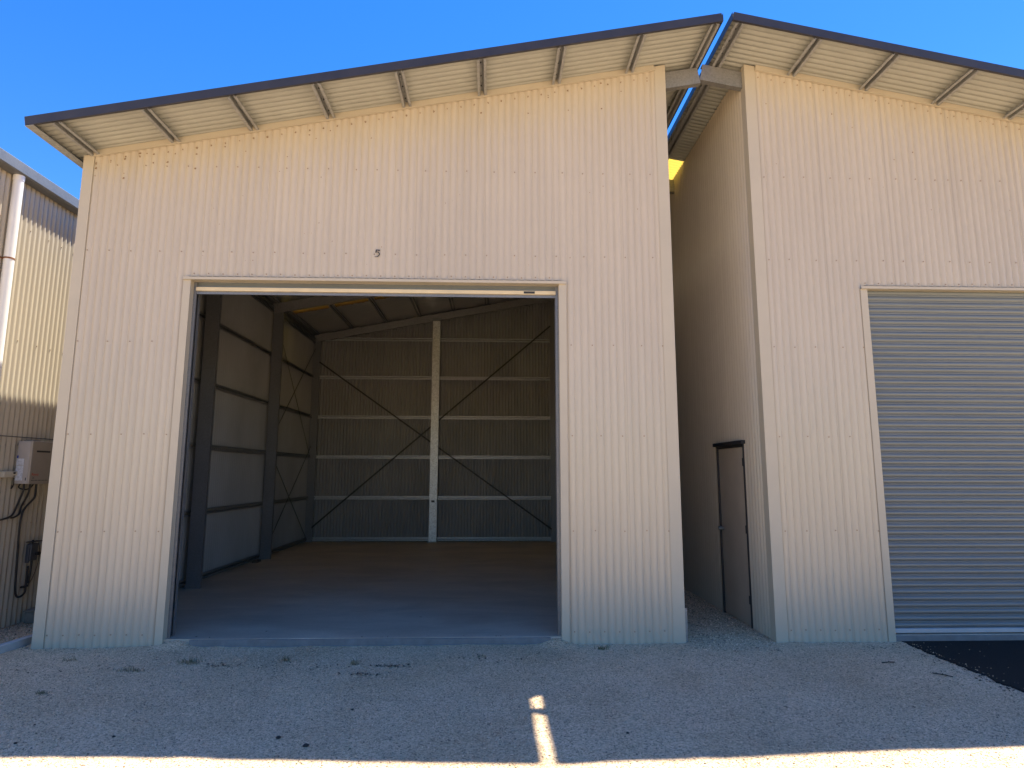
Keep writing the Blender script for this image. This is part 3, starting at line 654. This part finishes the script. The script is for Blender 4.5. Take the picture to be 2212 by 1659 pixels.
EB=thing('isolator_box','small cream electrical isolator box left of the water heater','electrical box',(-1.57,.77,1.63))
mb=MB(); mb.box((-1.598,.66,1.635),(-1.53,.80,1.705)); mb.box((-1.598,.8005,1.660),(-1.535,.862,1.705)); mb.build('box',mat('isolator_plastic',(.52,.47,.36),.5,0,.1,10),EB,.006)
mb=MB(); mb.tube([(-1.528,.80,1.685),(-1.518,.80,1.685)],.012,n=10); mb.build('switch',m_plastic,EB)
# gas regulator below
GR=thing('gas_regulator','dark grey gas regulator with a knob low on the corrugated wall','gas regulator',(-1.54,1.24,.6))
mb=MB(); mb.box((-1.575,1.185,.66),(-1.515,1.30,.86)); mb.box((-1.57,1.17,.64),(-1.53,1.20,.85)); mb.build('body',mat('regulator_grey',(.05,.055,.065),.45,0,.2,20),GR,.008)
mb=MB(); mb.tube([(-1.515,1.27,.74),(-1.475,1.27,.74)],.022,n=12); mb.build('knob',m_plastic,GR)
mb=MB(); mb.box((-1.57,1.16,.875),(-1.50,1.34,.885)); mb.tube([(-1.545,1.24,.86),(-1.545,1.24,.90)],.01); mb.build('top_bracket',m_plastic,GR)
mb=MB(); mb.tube(sm([(-1.54,1.245,.66),(-1.54,1.24,.5),(-1.55,1.235,.40)]),.012); mb.tube(sm([(-1.54,1.33,.86),(-1.54,1.36,.75),(-1.54,1.35,.6),(-1.55,1.30,.45),(-1.56,1.24,.36)]),.004,n=6); mb.tube([(-1.56,1.15,.37),(-1.56,1.25,.37)],.014); mb.build('pipe',m_plastic,GR)
TP=thing('garden_tap','dark garden tap sticking out of the side wall at the photo edge','tap',(-1.57,.62,.62))
mb=MB(); mb.tube(sm([(-1.598,.62,.63),(-1.55,.62,.63),(-1.50,.62,.63),(-1.47,.62,.60),(-1.47,.62,.57)]),.010); mb.build('spout',m_plastic,TP)
mb=MB(); mb.tube([(-1.52,.62,.635),(-1.52,.62,.665)],.007); mb.tube([(-1.52,.585,.668),(-1.52,.655,.668)],.008); mb.build('tap_handle',m_plastic,TP)
# block and edging
mb=MB(); mb.box((-1.55,1.23,-.05),(-1.22,1.60,.075)); mb.box((-1.56,1.22,.0755),(-1.21,1.61,.095)); tag(mb.build('concrete_block',m_block,None,.008),'flat concrete block on the ground beside the corrugated wall','block')
mb=MB(); mb.ext([(0,-.1),(.075,-.1),(.075,.058),(.07,.062),(.005,.062),(0,.058)],(-.80,-.75,0),(-.635,.9,0),(-.995,.0995,0),(0,0,1)); tag(mb.build('edging_beam',mat('edging_concrete',(.36,.37,.36),.8,0,.2,8,.3,60),None,.003),'pale concrete edging beam at the left corner of the open shed','edging')
mb=MB(); mb.box((-.46,5.30,.066),(-.36,5.48,.105)); tag(mb.build('timber_offcut',m_timber,None,.003),'short brown timber offcut lying at the second column inside the shed','timber offcut')

# ------------------------------------------------------------------ loose things on the gravel
import numpy as np
rng=np.random.default_rng(3)
def stones(n,x0,x1,y0,y1,smin,smax,name,edge=None):
    base=np.array([(1,0,0),(-1,0,0),(0,1,0),(0,-1,0),(0,0,1),(0,0,-1)],float)
    F=np.array([(0,2,4),(2,1,4),(1,3,4),(3,0,4),(2,0,5),(1,2,5),(3,1,5),(0,3,5)])
    c=np.stack([rng.uniform(x0,x1,n),rng.uniform(y0,y1,n)],1)
    if edge is not None: c=edge(c,n)
    keep=np.array([not(XL<a<XR and b>-.012 and not(.68<a<.9 or 4.5<a<4.6)) and not(X2<a<X2B and b>-.012) and not(a>8.13 and b>-3.2 and rng.random()>.13*math.exp(-(a-8.13)/.07)+.002) and a>X3+.02 for a,b in c]); c=c[keep]; n=len(c)
    z=np.array([(gh(a,b) if a<8.12 else .001) for a,b in c])
    s=rng.uniform(smin,smax,n)*rng.uniform(.7,1.3,n)
    sc=s[:,None]*np.stack([rng.uniform(.7,1.2,n),rng.uniform(.7,1.2,n),rng.uniform(.45,.8,n)],1)
    a=rng.uniform(0,2*np.pi,n); ca,sa=np.cos(a),np.sin(a)
    V=base[None]*sc[:,None,:]*rng.uniform(.75,1.15,(n,6,1)); t=rng.uniform(-.5,.5,n)
    V[:,:,2]+=V[:,:,0]*t[:,None]*.5
    X=V[:,:,0]*ca[:,None]-V[:,:,1]*sa[:,None]; Y=V[:,:,0]*sa[:,None]+V[:,:,1]*ca[:,None]
    V=np.stack([X+c[:,0:1],Y+c[:,1:2],V[:,:,2]+z[:,None]+sc[:,2:3]*.35],2).reshape(-1,3)
    fa=(F[None]+6*np.arange(n)[:,None,None]).reshape(-1,3)
    me=bpy.data.meshes.new(name); me.vertices.add(len(V)); me.vertices.foreach_set('co',V.ravel()); me.loops.add(fa.size); me.loops.foreach_set('vertex_index',fa.ravel().astype(np.int32))
    me.polygons.add(len(fa)); me.polygons.foreach_set('loop_start',np.arange(0,fa.size,3,dtype=np.int32)); me.update(calc_edges=True)
    col=me.color_attributes.new('tint','FLOAT_COLOR','POINT')
    v=rng.choice([.22,.42,.55,.66,.78,.88],n,p=[.12,.2,.25,.23,.14,.06])*rng.uniform(.9,1.1,n)
    cc=np.stack([v*1.05,v*.785,v*.515*rng.uniform(.92,1.05,n),np.ones(n)],1); cc=np.repeat(cc,6,0); col.data.foreach_set('color',cc.ravel())
    me.materials.append(m_stone); o=bpy.data.objects.new(name,me); COL.objects.link(o); return o
tag(stones(90000,-2,9.2,-2.95,.25,.0025,.0072,'gravel'),'loose crushed grey beige gravel scattered over the yard','gravel',kind='stuff')
def alley(c,n):
    c=c.copy(); k=rng.random(n)<.6; c[k,0]=rng.uniform(5.9,6.78,k.sum()); c[k,1]=rng.uniform(-.3,4.0,k.sum()); c[~k,0]=rng.uniform(-1.6,-.6,(~k).sum()); c[~k,1]=rng.uniform(0,2.4,(~k).sum()); return c
tag(stones(14000,0,1,0,1,.004,.012,'alley_gravel',alley),'coarser gravel in the narrow gaps beside the sheds','gravel',kind='stuff')
# leaf litter and grit blown against the sheds
mb=MB()
def litter(cx,cy,n,sx,sy,s0=.006,s1=.018):
    for _ in range(n):
        x=random.gauss(cx,sx); y=random.gauss(cy,sy); s=random.uniform(s0,s1); a=random.uniform(0,PI); z=gh(x,y)+.006; b=s*random.uniform(.25,.6)
        d=Vector((math.cos(a),math.sin(a),random.uniform(-.2,.3)))*s; e=Vector((-math.sin(a),math.cos(a),random.uniform(-.2,.2)))*b; c=Vector((x,y,z))
        mb.add([c-d,c-e+Vector((0,0,.003)),c+d,c+e],[(0,1,2,3)])
for cx,cy,n,sx,sy in ((1.50,-.60,40,.10,.035),(3.00,-.68,70,.10,.022),(2.84,-.90,45,.09,.025),(2.45,-.72,30,.16,.06),(1.95,-.62,30,.16,.05),(.75,-.72,26,.16,.06),(.42,-.60,14,.12,.04),(-.1,-.7,14,.15,.05),(3.7,-.45,16,.12,.04),(3.95,-.55,14,.2,.05),(8.0,-.5,40,.05,.35),(8.02,-1.2,30,.05,.3),(7.6,-.3,20,.3,.12),(-1.0,.6,30,.3,.4),(5.2,-.35,16,.4,.12),(6.3,.6,50,.2,.6)):
    litter(cx,cy,n,sx,sy)
for _ in range(150): litter(random.uniform(-.6,9),random.uniform(-2.9,-.1),1,.01,.01,.003,.011)
for xx,yy in ((.95,.10),(1.10,.06),(2.62,.04),(2.80,.035),(2.86,.04),(3.62,.05),(3.95,.045),(3.99,.05),(1.6,.30),(3.1,.9),(2.2,1.6),(4.2,.5),(3.6,2.4)):
    for q in range(2):
        s=random.uniform(.006,.016); a=random.uniform(0,PI); c=Vector((xx+random.gauss(0,.01),yy+random.gauss(0,.006),.068)); d=Vector((math.cos(a),math.sin(a),.15))*s; e=Vector((-math.sin(a),math.cos(a),.1))*s*.5
        mb.add([c-d+Vector((0,0,.003)),c-e,c+d,c+e],[(0,1,2,3)])
tag(mb.build('leaf_litter',m_litter),'dark dry leaf litter scattered in small drifts on the gravel','leaf litter',kind='stuff')
# weeds
def weed(cx,cy,label,m,n=46,h=.05,sp=.06):
    mb=MB()
    for _ in range(n):
        x=random.gauss(cx,sp*.5); y=random.gauss(cy,sp*.25); z=gh(x,y)-.003; a=random.uniform(0,2*PI); L=h*random.uniform(.5,1.3); w_=.0025
        d=Vector((math.cos(a),math.sin(a),0)); e=Vector((-d.y,d.x,0))*w_; p=Vector((x,y,z))
        q=p+d*L*.35+Vector((0,0,L*.6)); r_=p+d*L*.9+Vector((0,0,L*.75))
        mb.add([p-e,p+e,q+e*.8,q-e*.8,r_],[(0,1,2,3),(3,2,4)])
    o=mb.build('weed_tuft',m); tag(o,label,'weed','weed tufts in the gravel'); return o
weed(1.19,-.53,'largest dry weed tuft, on gravel just in front of the open door left end',m_weed,90,.05,.12)
weed(.80,-.74,'dry weed tuft before the wall panel left of the open doorway',m_weed,50,.04,.10)
weed(.05,-.40,'small dry weed near the left corner of the open shed',m_weed,30,.04,.08)
weed(.41,-1.28,'low weed alone on open gravel toward the lower left',m_weed,44,.032,.045)
weed(2.03,-.47,'straw coloured weed below the left part of the doorway',m_weed,40,.055,.05)
weed(2.68,-.63,'thin upright weed beside dark litter before the doorway',m_weed,34,.06,.04)
weed(3.80,-.42,'flat weed below the right part of the doorway',m_weed,26,.03,.06)
weed(4.99,-.17,'small green weed at the foot of the wall right of the doorway',m_weedg,44,.05,.06)
# twigs and dark pebbles
def twig(a,b,label):
    a,b=Vector(a),Vector(b); z=Vector((0,0,1)); m_=(a+b)/2+Vector((0,.008,.002)); pts=[Vector((p.x,p.y,gh(p.x,p.y)+.012)) for p in (a,(a+m_)/2,m_,(m_+b)/2,b)]
    mb=MB(); mb.tube(sm(pts,3),.0045,n=6); mb.tube([pts[2],pts[2]+Vector((.02,.015,.004))],.003,n=5); return tag(mb.build('twig',m_litter),label,'twig','twigs on the gravel')
twig((7.43,-.72,0),(7.55,-.715,0),'short thick twig on gravel before the second shed')
twig((7.67,-1.03,0),(7.77,-1.14,0),'thin bent twig on gravel closer to the asphalt edge')
PEB=['dark pebble nearest the left border of the photo','small dark pebble between the left border and the black pair','black pebble, the upper one of the pair near the sunlit strip','black pebble, the lower one of the pair near the sunlit strip','tiny dark pebble right of the bright streak of sunlight','tiny dark pebble in the middle of the shaded gravel']
for i,(x,y,s) in enumerate(((.90,-2.20,.010),(1.46,-2.12,.010),(2.53,-2.17,.015),(2.74,-2.29,.017),(4.80,-2.16,.010),(2.90,-1.70,.010))):
    mb=MB(); n=8; rings=[]
    for k,(zz,rr) in enumerate(((0,.7),(.4,1.),(.8,.75),(1.0,.25))):
        for j in range(n): t=2*PI*j/n; q=s*rr*(1+.18*math.sin(3*t+i)+.1*math.cos(5*t+i*2)); mb.v.append((x+q*math.cos(t)*1.2,y+q*math.sin(t),gh(x,y)+.002+s*.9*zz))
    for k in range(3):
        for j in range(n): mb.f.append([k*n+j,k*n+(j+1)%n,(k+1)*n+(j+1)%n,(k+1)*n+j]); mb.m.append(0); mb.sm.append(True)
    mb.f.append(list(range(3*n,4*n))); mb.m.append(0); mb.sm.append(True)
    tag(mb.build('pebble',m_pebble),PEB[i],'pebble','dark pebbles on the gravel')
